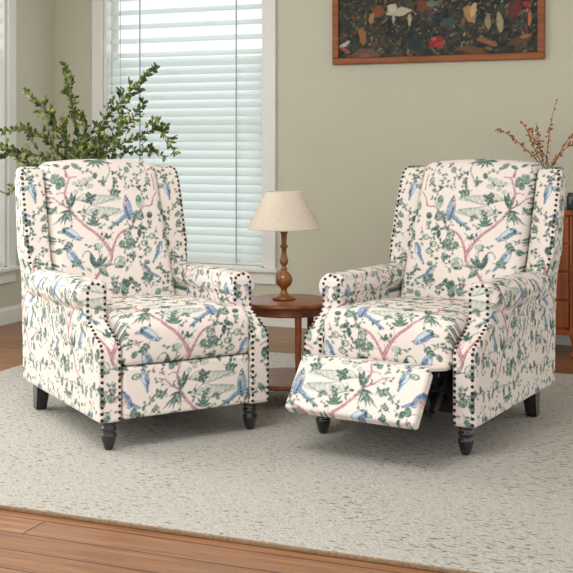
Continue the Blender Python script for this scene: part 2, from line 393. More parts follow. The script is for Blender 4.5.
# spiky tufts
for q in ((84, 222), (86, 217), (90, 214), (94, 215), (98, 218), (100, 223), (92, 213)): leaf(92, 226, q[0], q[1], 1.2, 1, False)
for q in ((57, 221), (60, 225), (64, 226), (70, 223), (68, 219), (54, 226)): leaf(66, 214, q[0], q[1], .8, 1, False)
# left edge leaves
cluster(55, 210, 5, 1, 4, 2); cluster(50, 192, 4, 1, 3, 1); cluster(62, 203, 4, 1, 3, 1); cluster(54, 244, 5, 1, 4, 2); cluster(61, 242, 4, 1, 3.2, 1); cluster(50, 256, 4, 1, 4, 2)
stroke([(52, 248), (58, 242), (66, 240)], .7, .5, BRN)
# lower lily leaves
leaf(94, 268, 89, 252, 2.8, 2); leaf(95, 268, 106, 256, 2.6, 1); leaf(97, 267, 108, 277, 3.0, 1); leaf(94, 269, 101, 253, 1.8, 2); leaf(98, 266, 112, 264, 1.8, 0)
stroke([(90, 253), (86, 251), (82.5, 254), (81.5, 258)], 1.1, .8, GRN[1]); ell(97, 246, 4.6, 3.6, 0, GRN[3], .8); stroke([(97, 249), (98, 256), (96, 265)], .8, .6, GRN[1])
cluster(114, 281, 5, 1, 5, 1); cluster(127, 282, 6, 1, 5, None); cluster(135, 287, 6, 1, 5.5, None); cluster(125, 291, 6, 1, 5, 2); leaf(128, 276, 133, 284, 2, 2)
cluster(160, 268, 5, 1, 4.6, None); cluster(165, 274, 5, 1, 4.4, 2)
stroke([(146, 281), (150, 285), (158, 285)], .7, .5, BRN); stroke([(160, 258), (165, 256), (168, 253)], .7, .5, ROSE)
branch([(112, 294), (114, 288), (114, 281)], 2, .8)
# birds
bird(78.5, 239, 68, 232, 58, 233, 3.7, -1, False, True)           # hanging bird
bird(124.5, 199, 127, 213, 106, 229, 4.0, -1, True)                # large bird
bird(67.5, 250, 74, 260, 84, 270, 3.8, -1, False, True)
bird(160, 243, 158.5, 250, 152, 263, 3.1, 1)
bird(142, 265, 147, 272, 159, 277, 3.2, -1, True)
# motifs left of the back panel's repeat (seen on front panel and wings)
bird(33, 190, 36, 198, 39, 209, 3.4, -1, False, True); bird(17, 208, 22, 217, 34, 222, 3.4, -1, True)
stroke([(12, 232), (20, 227), (30, 230)], .8, .5, BRN); ring(27, 194, 4.6, 2.8, -10, GRN[2]); cluster(14, 192, 5, 1, 4, 2)
cluster(42, 216, 5, 1, 4, 1); cluster(38, 220, 4, 1, 3.6, 1); cluster(22, 244, 5, 1, 4, 2); cluster(30, 252, 5, 1, 4.4, None); cluster(36, 240, 4, 1, 3, 0)
ell(24, 268, 3.6, 5.4, 0, GRN[2]); ell(30, 272, 3, 4.6, 20, GRN[1]); branch([(40, 285), (38, 272), (42, 262)], 1.4, .8); branch([(36, 262), (35.5, 256)], 2.4, 1.6)
branch([(18, 262), (24, 258), (30, 260)], .8, .5)
bird(28, 171, 34, 169, 43, 174, 3.4, 1, False)
# lower band (below the back's visible part, shows on arm sides)
for i in range(9):
    x = 20+i*14; y = 298+random.uniform(-3, 6)
    sprig(x, y, random.uniform(20, 160), 4, 9, 3.6)
for (x, y) in ((30, 180), (20, 184), (28, 232), (44, 228), (47, 240), (44, 272), (57, 272), (62, 282), (74, 290), (104, 292), (146, 292), (160, 290), (78, 278)):
    sprig(x, y, random.uniform(0, 360), 3, 7, 3.2)
for pts in ([(50, 168), (47, 180), (51, 188)], [(75, 168), (84, 172), (92, 171)], [(118, 165), (119, 175), (113, 181)], [(124, 190), (130, 186), (133, 178)], [(145, 170), (147, 180), (144, 190)],
            [(52, 222), (50, 232), (54, 240)], [(72, 222), (68, 229), (63, 229)], [(84, 205), (80, 214), (84, 219)], [(112, 232), (104, 238), (100, 236)], [(156, 226), (154, 234), (156, 244)],
            [(128, 228), (122, 240), (124, 252), (128, 262)], [(138, 230), (146, 240), (144, 252), (138, 262)], [(112, 275), (120, 285), (132, 280), (140, 288)], [(56, 262), (60, 272), (70, 276), (78, 284)],
            [(84, 292), (80, 284), (84, 276)], [(20, 214), (14, 224), (18, 236)], [(40, 225), (34, 232), (38, 244)], [(24, 186), (34, 184), (40, 178)], [(30, 260), (24, 276), (30, 286)], [(150, 288), (158, 280), (168, 284)],
            [(120, 222), (114, 224), (108, 228)], [(163, 236), (168, 246), (164, 256)], [(158, 200), (162, 210), (158, 220)], [(100, 252), (92, 246), (86, 246)], [(160, 172), (166, 182), (162, 194)]):
    vine(pts)
for (x, y, rx, ry, an, t_) in ((28, 226, 3, 4.4, 10, 1), (33, 229, 2.6, 3.8, -20, 2), (22, 250, 3.2, 4.6, 15, 0), (120, 244, 3, 4, 20, 1), (160, 206, 3, 4.4, -10, 0), (163, 212, 2.6, 3.6, 20, 2), (146, 262, 3, 2.4, 0, 1), (60, 252, 2.6, 3.6, 30, 1),
        (116, 290, 3.2, 4.4, 0, 1), (70, 286, 3, 4, 40, 2), (158, 292, 3, 4, 20, 0), (94, 176, 2.4, 3.2, 20, 1), (126, 170, 2.6, 3.4, -20, 0), (36, 256, 3, 4.2, 0, 2)):
    ell(x, y, rx, ry, an, GRN[min(2, t_+1)]); ell(x+.2, y-.2, rx*.8, ry*.82, an, GRN[t_]); stroke([(x, y-ry*.8), (x+.3, y+ry*.8)], .45, .35, DGR, .7)
for (x, y, an, n_, z_) in ((126, 236, 70, 4, 5.6), (141, 222, 250, 4, 5), (58, 214, 200, 3, 5), (72, 240, 120, 3, 5), (120, 292, 300, 4, 6), (28, 240, 80, 4, 5.6), (154, 280, 200, 4, 5.6), (106, 190, 20, 3, 5), (44, 262, 100, 3, 5), (166, 226, 90, 3, 5), (84, 262, 170, 3, 5)):
    sprig(x, y, an, n_, 10, z_)
for i in range(10): vine([(12+i*15, 300), (16+i*15, 306+random.uniform(-2, 4)), (22+i*15, 302)], 3.4, 2.6)
occ = (np.abs(tile-np.array(BASE)/255).sum(2) > .12).astype(float)
def blur(a, k):
    for ax in (0, 1):
        s_ = np.zeros_like(a)
        for d in range(-k, k+1): s_ += np.roll(a, d, ax)
        a = s_/(2*k+1)
    return a
oc = blur(occ, 16); rv = random.Random(31); cnt = 0
for k in range(1500):
    x, y = rv.uniform(8, 170), rv.uniform(160, 300); q = PT(x, y)
    qi = (int(q[1]) % TT, int(q[0]) % TS)
    if oc[qi] < .13 and cnt < 20:
        cnt += 1; a_ = rv.uniform(0, 6.28); b_ = rv.uniform(-1.2, 1.2); l_ = rv.uniform(3.5, 7)
        vine([(x-math.cos(a_)*l_, y-math.sin(a_)*l_), (x, y), (x+math.cos(a_+b_)*l_, y+math.sin(a_+b_)*l_)], rv.uniform(3.2, 5.6), rv.uniform(2.6, 3.8), None, .5, rv.choice([GRN[2], GRN[1], BRN]))
        yy, xx = qi; oc[max(0, yy-34):yy+34, max(0, xx-34):xx+34] = 1
# tiny filler leaflets where the ground is still bare
occ = (np.abs(tile-np.array(BASE)/255).sum(2) > .12).astype(float)
def blur(a, k):
    for ax in (0, 1):
        s = np.zeros_like(a)
        for d in range(-k, k+1): s += np.roll(a, d, ax)
        a = s/(2*k+1)
    return a
oc = blur(occ, 22); rg = random.Random(11); pl = 0
def mmleaf(x, y, a, s, col):
    ca, sa = math.cos(a), math.sin(a)
    fill([(x, y), (x+ca*s*.5-sa*s*.3, y+sa*s*.5+ca*s*.3), (x+ca*s, y+sa*s), (x+ca*s*.5+sa*s*.3, y+sa*s*.5-ca*s*.3)], col)
for k in range(900):
    x, y = rg.randrange(TS), rg.randrange(TT)
    if oc[y, x] < .10 and pl < 8:
        pl += 1; a0 = rg.uniform(0, 6.3)
        for j in range(rg.randint(3, 6)):
            mmleaf(x+rg.uniform(-12, 12), y+rg.uniform(-12, 12), a0+rg.uniform(-1.4, 1.4), rg.uniform(9, 17), rg.choice([GRN[1], GRN[2], GRN[0], DGR]))
        oc[max(0, y-35):y+35, max(0, x-35):x+35] = 1
# ink mottling, light blur (printed-cloth softness)
rs = np.random.RandomState(3)
mot = blur(rs.rand(TT, TS), 2); mot = (mot-mot.mean())/mot.std()
ink = (np.abs(tile-np.array(BASE)/255).sum(2) > .08)[..., None]
al = np.clip(.88+.30*mot, .25, 1.0)[..., None]; bb = np.array(BASE)/255
tile = np.where(ink, np.clip(bb+(tile-bb)*al, 0, 1), tile)
tile = np.stack([blur(tile[..., i], 1) for i in range(3)], -1)
def to_lin(a): return np.where(a <= .04045, a/12.92, ((a+.055)/1.055)**2.4)
tile_lin = to_lin(tile)
def sample(s, t, cv=None):           # metres
    cv = tile_lin if cv is None else cv
    x = np.asarray(s)*1000; y = np.asarray(t)*1000
    x0 = np.floor(x).astype(int); y0 = np.floor(y).astype(int); fx = (x-x0)[:, None]; fy = (y-y0)[:, None]
    h, w = cv.shape[:2]
    g = lambda i, j: cv[(j % h), (i % w)]
    return (g(x0, y0)*(1-fx)+g(x0+1, y0)*fx)*(1-fy)+(g(x0, y0+1)*(1-fx)+g(x0+1, y0+1)*fx)*fy
def paint(me, cols):
    at = me.color_attributes.new('toile', 'FLOAT_COLOR', 'POINT')
    a = np.ones((len(me.vertices), 4), np.float32); a[:, :3] = cols
    at.data.foreach_set('color', a.ravel())

# ------------------------------------------------------------------ upholstered solids
def soft(name, bm, parent, mapper, voxel=.003, smooth=6, deform=None):
    me = bpy.data.meshes.new(name); bm.to_mesh(me); bm.free()
    o = bpy.data.objects.new(name, me); C.objects.link(o)
    md = o.modifiers.new('r', 'REMESH'); md.mode = 'VOXEL'; md.voxel_size = voxel; md.adaptivity = 0
    sm = o.modifiers.new('s', 'SMOOTH'); sm.factor = .5; sm.iterations = smooth
    dg = bpy.context.evaluated_depsgraph_get(); dg.update()
    m2 = bpy.data.meshes.new_from_object(o.evaluated_get(dg))
    bpy.data.objects.remove(o); bpy.data.meshes.remove(me)
    m2.name = name
    n = len(m2.vertices); co = np.empty(n*3, np.float32); m2.vertices.foreach_get('co', co); co = co.reshape(-1, 3).astype(float)
    if deform is not None:
        co = deform(co); m2.vertices.foreach_set('co', co.astype(np.float32).ravel()); m2.update()
    nr = np.empty(n*3, np.float32); m2.vertex_normals.foreach_get('vector', nr); nr = nr.reshape(-1, 3)
    s, t = mapper(co, nr)
    paint(m2, sample(s, t))
    m2.materials.clear(); m2.materials.append(m_fab)
    m2.polygons.foreach_set('use_smooth', [True]*len(m2.polygons)); m2.update()
    return link(bpy.data.objects.new(name, m2), parent)

def front_leg(parent, x, y):
    bm = bmesh.new()
    lathe(bm, [(0, .118), (.026, .118), (.027, .100), (.023, .088), (.026, .084), (.029, .076), (.026, .068), (.022, .064), (.028, .058),
               (.029, .050), (.026, .034), (.020, .014), (.016, .003), (.014, 0), (0, 0)], x, y, 0, 28)
    return obj('front_leg', bm, m_black, parent, True)
def rear_leg(parent, x, y, s):
    bm = bmesh.new()
    t = [(x-.03, y-.035), (x+.03, y-.035), (x+.03, y+.035), (x-.03, y+.035)]
    bt = [(x+s*.006-.022, y-.012), (x+s*.006+.022, y-.012), (x+s*.006+.022, y+.034), (x+s*.006-.022, y+.034)]
    T = [bm.verts.new((a, b_, .13)) for a, b_ in t]; B = [bm.verts.new((a, b_, 0)) for a, b_ in bt]
    bm.faces.new(T); bm.faces.new(B[::-1])
    for i in range(4): bm.faces.new((B[i], B[(i+1) % 4], T[(i+1) % 4], T[i]))
    bmesh.ops.recalc_face_normals(bm, faces=bm.faces)
    bmesh.ops.bevel(bm, geom=list(bm.edges), offset=.004, segments=2, affect='EDGES')
    return obj('rear_leg', bm, m_black, parent)

HW = .350; IN = .262; YF = -.390; YS = -.245; ZB = .108
# tile anchors: match fork / node on seat and front panel (measured on the left chair)
forkT = PT(109.5, 252); nodeT = PT(69, 209)
fx_, fz_ = px_local(188, 352, POSE_L, YF); nx_, nz_ = px_local(180, 390, POSE_L, YF)
SEAT_OFF = (forkT[0]/1000-fx_, forkT[1]/1000-fz_); FRONT_OFF = (nodeT[0]/1000-nx_, nodeT[1]/1000-nz_)

def arm_outline():
    return [(YF, ZB), (YF, .375), (YF+.02, .394), (YS-.02, .450), (YS, .468), (YS, .578), (YS+.025, .600), (.30, .590), (.40, .58), (.40, ZB)]
def make_recliner(pose, name, label, m, footrest, rk=0.0):
    def tip(co):
        co[:, 1] += rk*(co[:, 2]-.50).clip(0, None); return co
    X0, Z0, a = pose; u, v_ = c2r(X0, Z0)
    root = empty(name, (u, v_, .0152), YAW+a)
    tag(root, label, 'armchair', 'floral bird print recliners')
    def mp_back(co, nr): return m*co[:, 0], co[:, 2]
    def mp_seat(co, nr):
        w = co[:, 2]+np.maximum(0, co[:, 1]-YF)*.9
        return m*co[:, 0]+SEAT_OFF[0], w+SEAT_OFF[1]
    def mp_front(co, nr): return m*co[:, 0]+FRONT_OFF[0], co[:, 2]+FRONT_OFF[1]
    def mp_arm(co, nr):
        ax = np.abs(co[:, 0]); sd = np.sign(co[:, 0])*m
        ff = (nr[:, 1] < -.62) | ((co[:, 1] < YS+.01) & (np.abs(nr[:, 0]) < .6))
        inner = (ax < .285) & (nr[:, 2] < .5)
        s_side = np.where(inner, co[:, 1]*1.1+.30, co[:, 1]*1.22+.05); t_side = co[:, 2]*1.08+.22+np.maximum(0, HW+.02-ax)*.55*((co[:, 2]-.5)/.06).clip(0, 1)
        s_f = np.where(sd > 0, ax-.04, ax+.36); t_f = co[:, 2]+.30
        return np.where(ff, s_f, s_side), np.where(ff, t_f, t_side)
    def mp_wing(co, nr):
        ax = np.abs(co[:, 0]); sd = np.sign(co[:, 0])*m
        ff = (nr[:, 1] < -.45) | (ax < .29)
        s_f = np.where(sd > 0, co[:, 0]*m*1.0+.02, ax*1.0-.69+.02)
        s_f = np.where(sd > 0, ax-.62+.0, -ax)
        return np.where(ff, s_f, co[:, 1]*1.22+.05), np.where(ff, co[:, 2]-.02, co[:, 2]*1.08+.22)
    # arms
    for s in (-1, 1):
        bm = bmesh.new(); x0, x1 = sorted((s*IN, s*HW))
        prism(bm, arm_outline(), x0, x1, 'x', .013, 3)
        # padded roll along the top
        cxr = s*.311; ring_ = []; ys = [YS+.012, YS+.02, YS+.04, YS+.08, .1, .30, .39]
        for i, y in enumerate(ys):
            k = (.80, .92, .98, 1, 1, 1, 1)[i]
            ring_.append([bm.verts.new((cxr+s*.004+.063*k*math.cos(2*PI*j/28), y,   .549-.018*i/6+.060*k*math.sin(2*PI*j/28))) for j in range(28)])
        for A, B in zip(ring_, ring_[1:]):
            for j in range(28): bm.faces.new((A[j], A[(j+1) % 28], B[(j+1) % 28], B[j]))
        bm.faces.new(ring_[0][::-1]); bm.faces.new(ring_[-1])
        bmesh.ops.recalc_face_normals(bm, faces=bm.faces)
        arm = soft('armrest', bm, root, mp_arm)
        # wing and rear side panel
        bm = bmesh.new()
        prism(bm, [(.160, ZB), (.160, .550), (.345, .580), (.385, .63), (.475, .955), (.495, 1.0), (.53, 1.016), (.575, 1.012), (.61, .98), (.605, .93), (.53, .52), (.505, ZB)],
              min(s*.261, s*(HW+.004)), max(s*.261, s*(HW+.004)), "x", .024, 4)
        def flare(co, s=s):
            co = co.copy(); k = ((co[:, 2]-.56)/.12).clip(0, 1); k = k*k*(3-2*k)
            co[:, 0] += s*.022*k*(1-.75*((co[:, 1]-.46)/.12).clip(0, 1))*((np.abs(co[:, 0])-.27)/.08).clip(0, 1); return tip(co)
        wing = soft('wing', bm, root, mp_wing, deform=flare)
        # nail trims
        def strip(nm, paths, target, rad=.0064, gap=.0225):
            bvh = BVHTree.FromPolygons([v.co for v in target.data.vertices], [p.vertices[:] for p in target.data.polygons])
            bm = bmesh.new()
            for pth in paths:
                P = [Vector(p) for p in pth]; seg = [(b_-a_).length for a_, b_ in zip(P, P[1:])]; tot = sum(seg); k = max(2, int(tot/gap))
                for i in range(k+1):
                    d = tot*i/k; j = 0
                    while j < len(seg)-1 and d > seg[j]: d -= seg[j]; j += 1
                    q = P[j].lerp(P[j+1], min(1, d/seg[j])); hit = bvh.find_nearest(q)
                    q, nn = hit[0], hit[1]
                    rot = nn.to_track_quat('Z', 'Y').to_matrix().to_4x4()
                    bmesh.ops.create_uvsphere(bm, u_segments=10, v_segments=6, radius=rad,
                        matrix=Matrix.Translation(q+nn*.0005) @ rot @ Matrix.Diagonal((1, 1, .6, 1)))
            o = obj(nm, bm, m_nail, root, True); o['label'] = 'row of dark bronze nailheads'
        fp = lambda x: [(x, YF, ZB+.014), (x, YF, .375), (x, YF+.01, .390), (x, YS-.02, .452), (x, YS, .473), (x, YS, .556)]
        xi, xo = s*(IN+.011), s*(HW-.010)
        arch = [(s*(.306+.037*math.cos(t)), YS, .556+.042*math.sin(t)) for t in [PI-PI*i/10 for i in range(11)]]
        strip('arm_nail_trim', [fp(xi)[:-1]+[(xi, YS, .548)]+arch[1:-1]+fp(xo)[::-1]], arm)
        strip('wing_nail_trim', [[(s*(HW+.012), .375+rk*.12, .62), (s*(HW+.012), .399+rk*.19, .69), (s*(HW+.012), .472+rk*.455, .955), (s*(HW+.008), .492+rk*.5, 1.0), (s*(HW-.01), .51+rk*.5, 1.016)]], wing)
        front_leg(root, s*.292, -.332)
        rear_leg(root, s*.300, .40-rk*.7, s)
    # back cushion
    bm = bmesh.new()
    top = [(.262*math.cos(t) if False else x, z) for x, z in [(.256, 1.024), (.20, 1.035), (.10, 1.043), (0, 1.046), (-.10, 1.043), (-.20, 1.035), (-.256, 1.024)]]
    prism(bm, [(-.258, .42), (.258, .42)]+top, 0, .145, 'y', .030, 5)
    def lean(co):
        co = co.copy(); bul = (1-(co[:, 0]/.27)**2).clip(0, 1)*(1-((co[:, 2]-.74)/.36)**2).clip(0, 1)
        front = (1-co[:, 1]/.145).clip(0, 1)
        co[:, 1] += .276+.4*(co[:, 2]-.5)-.028*bul*front
        return tip(co)
    soft('back_cushion', bm, root, mp_back, deform=lean)
    bm = bmesh.new()
    prism(bm, [(.42, ZB+.01), (.40, .5), (.52, 1.0), (.585, 1.01), (.615, .98), (.612, .93), (.525, .52), (.495, ZB+.01)], -.265, .265, 'x', .012, 2)
    soft('back_panel', bm, root, mp_back, voxel=.006, deform=lambda co: tip(co.copy()))
    # seat cushion
    bm = bmesh.new()
    prism(bm, [(YF-.006, .306), (YF-.006, .445), (YF+.03, .482), (.32, .482), (.32, .306)], -.2605, .2605, 'x', .022, 4)
    def crown(co):
        co = co.copy(); up = ((co[:, 2]-.36)/.12).clip(0, 1)
        bx = (1-(co[:, 0]/.262)**2).clip(0, 1); by = (1-((co[:, 1]+.06)/.40)**2).clip(0, 1)
        co[:, 2] += up*(.030*bx**.6*by**.7-.030*((co[:, 1]-YF)/.7).clip(0, 1))
        f = (1-(co[:, 1]-YF)/.05).clip(0, 1); co[:, 1] -= .014*f*bx*np.sin(((co[:, 2]-.306)/.17).clip(0, 1)*PI)
        return co
    soft('seat_cushion', bm, root, mp_seat, deform=crown)
    bm = bmesh.new(); box(bm, -.245, .245, -.325, .43, .14, .305)
    obj('base_frame', bm, m_blackcloth, root)
    if not footrest:
        bm = bmesh.new(); box(bm, -.2585, .2585, YF-.002, YF+.05, ZB+.006, .3035, .012, 3)
        soft('front_panel', bm, root, mp_front)
    else:
        # raised footrest: tilted padded panel
        ty, tz, by_, bz = -.560, .342, -.690, .176
        d = Vector((0, by_-ty, bz-tz)); ln = d.length; d.normalize(); nrm = Vector((0, -d.z, d.y)); nrm = nrm if nrm.y < 0 else -nrm
        bm = bmesh.new(); box(bm, -.254, .254, 0, .048, -ln, 0, .011, 3)
        def tilt(co):
            out = co.copy(); w = -co[:, 2]; dep = co[:, 1]
            bul = .010*(1-(co[:, 0]/.26)**2).clip(0, 1)*np.sin((w/ln).clip(0, 1)*PI)*(1-dep/.055)
            dep = dep-bul
            out[:, 1] = ty+d.y*w-nrm.y*dep; out[:, 2] = tz+d.z*w-nrm.z*dep
            return out
        def mp_foot(co, nr): return m*co[:, 0]+FRONT_OFF[0], .305-(np.hypot(co[:, 1]-ty, co[:, 2]-tz))+FRONT_OFF[1]
        soft('footrest', bm, root, mp_foot, deform=tilt)
        for s in (-1, 1):
            bm = bmesh.new()
            def bar(p, q, x, w=.016):
                p, q = Vector((x, *p)), Vector((x, *q)); dd = (q-p).normalized(); pp = Vector((1, 0, 0)).cross(dd)*w
                vs = [bm.verts.new(p+pp+Vector((k, 0, 0))) for k in (-.004, .004)]+[bm.verts.new(q+pp+Vector((k, 0, 0))) for k in (.004, -.004)]
                vb = [bm.verts.new(p-pp+Vector((k, 0, 0))) for k in (-.004, .004)]+[bm.verts.new(q-pp+Vector((k, 0, 0))) for k in (.004, -.004)]
                bm.faces.new(vs); bm.faces.new(vb[::-1])
                for i in range(4): bm.faces.new((vs[i], vb[i], vb[(i+1) % 4], vs[(i+1) % 4]))
            x = s*.232
            bar((-.32, .29), (-.48, .17), x); bar((-.48, .17), (-.575, .285), x-s*.012); bar((-.32, .19), (-.46, .30), x-s*.02); bar((-.46, .30), (-.60, .235), x-s*.028)
            bar((-.33, .24), (-.44, .155), x-s*.04, .022); bar((-.44, .155), (-.52, .26), x-s*.036, .014)
            for (yy, zz) in ((-.48, .17), (-.46, .30), (-.40, .235)):
                bmesh.ops.create_cone(bm, cap_ends=True, segments=14, radius1=.010, radius2=.010, depth=.05,
                    matrix=Matrix.Translation((x-s*.014, yy, zz)) @ Matrix.Rotation(PI/2, 4, 'Y'))
            bmesh.ops.recalc_face_normals(bm, faces=bm.faces)
            obj('recline_linkage', bm, m_blackmetal, root)
        bm = bmesh.new(); prism(bm, [(-.30, .300), (-.30, .312), (-.40, .318), (-.555, .342), (-.552, .328), (-.40, .304)], -.246, .246)
        soft('lining_flap', bm, root, mp_seat, voxel=.004, smooth=2)
    return root
make_recliner(POSE_L, 'recliner_armchair', 'closed bird and flower print wingback recliner by the window, footrest folded in', 1, False)
make_recliner(POSE_R, 'recliner_armchair', 'bird and flower print wingback recliner with its footrest raised, in front of the chest', -1, True, .085)

# ------------------------------------------------------------------ room
VW = 6.45; UW = -4.25; H = 2.7; UE = 1.6
bm = bmesh.new(); box(bm, UW-.15, UE+1.2, .6, VW+.15, -.05, 0)
fl_ = struct('floor', bm, m_floor)
bm = bmesh.new(); box(bm, UW-.15, UE+1.2, .6, VW+.15, H, H+.05)
struct('ceiling', bm, m_ceil)
uL = on_v(103.5, VW)[0]; uR = on_v(265, VW)[0]; ZS, ZT = .347, 2.32
bm = bmesh.new()
for (a0, a1, z0, z1) in ((UW-.15, uL, 0, H), (uR, UE, 0, H), (uL, uR, 0, ZS), (uL, uR, ZT, H)): box(bm, a0, a1, VW, VW+.15, z0, z1)
struct('wall_back', bm, m_wall)
w2a, w2b = 4.75, on_u(6.3, UW)[0]; w3a, w3b = 2.75, 4.25
bm = bmesh.new()
for (a0, a1, z0, z1) in ((2.2, w3a, 0, H), (w3a, w3b, 0, ZS), (w3a, w3b, ZT, H), (w3b, w2a, 0, H), (w2a, w2b, 0, ZS), (w2a, w2b, ZT, H), (w2b, VW, 0, H)):
    box(bm, UW-.15, UW, a0, a1, z0, z1)
struct('wall_left', bm, m_wall)
bm = bmesh.new(); prism(bm, [(VW-.016, 0), (VW, 0), (VW, .105), (VW-.008, .105), (VW-.012, .09), (VW-.016, .085)], UW+.016, UE, 'x')
struct('baseboard_back', bm, m_trim)
bm = bmesh.new(); prism(bm, [(UW+.016, 0), (UW, 0), (UW, .105), (UW+.008, .105), (UW+.012, .09), (UW+.016, .085)], 2.2, VW-.016, 'y')
struct('baseboard_left', bm, m_trim)

def window(num, along, a0, a1, blind_label, cords=()):
    """along='u': in the back wall; along='v': in the left wall. built in a local frame: x along, y into the room = -"""
    def T(bm):
        for v in bm.verts:
            x, y, z = v.co
            v.co = Vector((x, VW+y, z)) if along == 'u' else Vector((UW-y, x, z))
        bmesh.ops.recalc_face_normals(bm, faces=bm.faces); return bm
    w = .078
    bm = bmesh.new()
    for (x0, x1, z0, z1) in ((a0-w, a0, ZS-.01, ZT+w), (a1, a1+w, ZS-.01, ZT+w), (a0, a1, ZT, ZT+w)): box(bm, x0, x1, -.022, .0, z0, z1, .004)
    for (x0, x1, z0, z1) in ((a0, a0+.02, ZS, ZT), (a1-.02, a1, ZS, ZT), (a0, a1, ZT-.02, ZT), (a0, a1, ZS, ZS+.02)): box(bm, x0, x1, 0, .13, z0, z1)
    fr = struct('window_%d' % num, T(bm), m_trim)
    bm = bmesh.new(); box(bm, a0-w-.02, a1+w+.02, -.05, .02, ZS-.012, ZS+.012, .005); box(bm, a0-w, a1+w, -.018, 0, ZS-.088, ZS-.012, .004)
    struct('window_sill', T(bm), m_trim, fr)
    bm = bmesh.new(); zm = 1.25
    for (x0, x1, z0, z1) in ((a0+.02, a0+.06, ZS+.02, ZT-.02), (a1-.06, a1-.02, ZS+.02, ZT-.02), (a0+.06, a1-.06, ZS+.02, ZS+.07), (a0+.06, a1-.06, ZT-.06, ZT-.02), (a0+.06, a1-.06, zm-.02, zm+.02)):
        box(bm, x0, x1, .095, .125, z0, z1)
    struct('sash', T(bm), m_trim, fr)
    bm = bmesh.new(); box(bm, a0+.05, a1-.05, .107, .111, ZS+.05, ZT-.05); struct('glass_pane', T(bm), m_glass, fr)
    if not blind_label: return
    base = ((a0+a1)/2, 0, 0)
    root = empty('venetian_blind', (base[0], VW+.045, ZS+.03) if along == 'u' else (UW-.045, base[0], ZS+.03))
    tag(root, blind_label, 'blind', 'white window blinds')
    def part(nm, bm, mat):
        T(bm)
        for v in bm.verts: v.co -= root.location
        return obj(nm, bm, mat, root)
    b0, b1 = a0+.024, a1-.024
    bm = bmesh.new(); z = ZS+.065
    while z < ZT-.08:
        op = z > 1.70
        pitch = .094 if op else .0545
        ch, ti = (.030, math.radians(38)) if op else (.0315, math.radians(63))
        pts = []
        for k in range(7):
            q = -1+2*k/6; c_ = .015*(1-q*q)
            yy = q*ch*math.cos(ti)-c_*math.sin(ti); zz = q*ch*math.sin(ti)+c_*math.cos(ti)*-1
            pts.append((.045+yy, z+zz))
        A = [(bm.verts.new((b0, y, zz)), bm.verts.new((b1, y, zz))) for y, zz in pts]
        B = [(bm.verts.new((b0, y+.0015, zz-.0005)), bm.verts.new((b1, y+.0015, zz-.0005))) for y, zz in pts]
        for i in range(6):
            bm.faces.new((A[i][0], A[i][1], A[i+1][1], A[i+1][0])); bm.faces.new((B[i+1][0], B[i+1][1], B[i][1], B[i][0]))
        z += pitch
    part('slats', bm, m_slat)
    bm = bmesh.new(); box(bm, b0, b1, .02, .07, ZS+.022, ZS+.04, .004); part('bottom_rail', bm, m_trim)
    bm = bmesh.new(); box(bm, b0, b1, .01, .075, ZT-.07, ZT-.022, .004); part('head_rail', bm, m_trim)
    for cpos in cords:
        bm = bmesh.new(); box(bm, cpos-.0045, cpos+.0045, .011, .0125, ZS+.03, ZT-.05); part('ladder_tape', bm, m_cord)
    if along == 'u':
        for q in (on_v(120, VW)[0], on_v(111.5, VW)[0]):
            bm = bmesh.new(); tube(bm, [(q, .004, 1.47 if q < -3.79 else 1.05), (q, .006, ZT-.05)], .002, n=6)
            bmesh.ops.create_uvsphere(bm, u_segments=8, v_segments=6, radius=.009, matrix=Matrix.Translation((q, .004, 1.47 if q < -3.79 else 1.05)))
            part('pull_cord', bm, m_cord)
window(1, 'u', uL, uR, 'white slatted blind in the tall window behind the leafy plant', (on_v(139, VW)[0], on_v(235.5, VW)[0]))
window(2, 'v', w2a, w2b, 'white slatted blind in the side window at the left edge', (5.0, 5.6))
window(3, 'v', w3a, w3b, None)  # added window out of view, carries the daylight from the left

# ------------------------------------------------------------------ rug
RU0, RU1, RV0, RV1 = -3.345, 1.1, 2.872, 5.557
bm = bmesh.new(); box(bm, RU0+.008, RU1-.008, RV0+.008, RV1-.008, .0, .014, .004)
for v in bm.verts: v.co -= Vector((-1.2, 4.2, 0))
rug = obj('area_rug', bm, m_rug); rug.location = (-1.2, 4.2, .0005)
tag(rug, 'cream flecked wool rug under both armchairs', 'rug')
bm = bmesh.new()
for (a0, a1, c0, c1) in ((RU0, RU1, RV0, RV0+.010), (RU0, RU1, RV1-.010, RV1), (RU0, RU0+.010, RV0, RV1), (RU1-.010, RU1, RV0, RV1)): box(bm, a0, a1, c0, c1, 0, .0125, .003)
for v in bm.verts: v.co -= Vector((-1.2, 4.2, 0))
o = obj('binding', bm, m_rugedge, rug); o['label'] = 'brown bound edge'

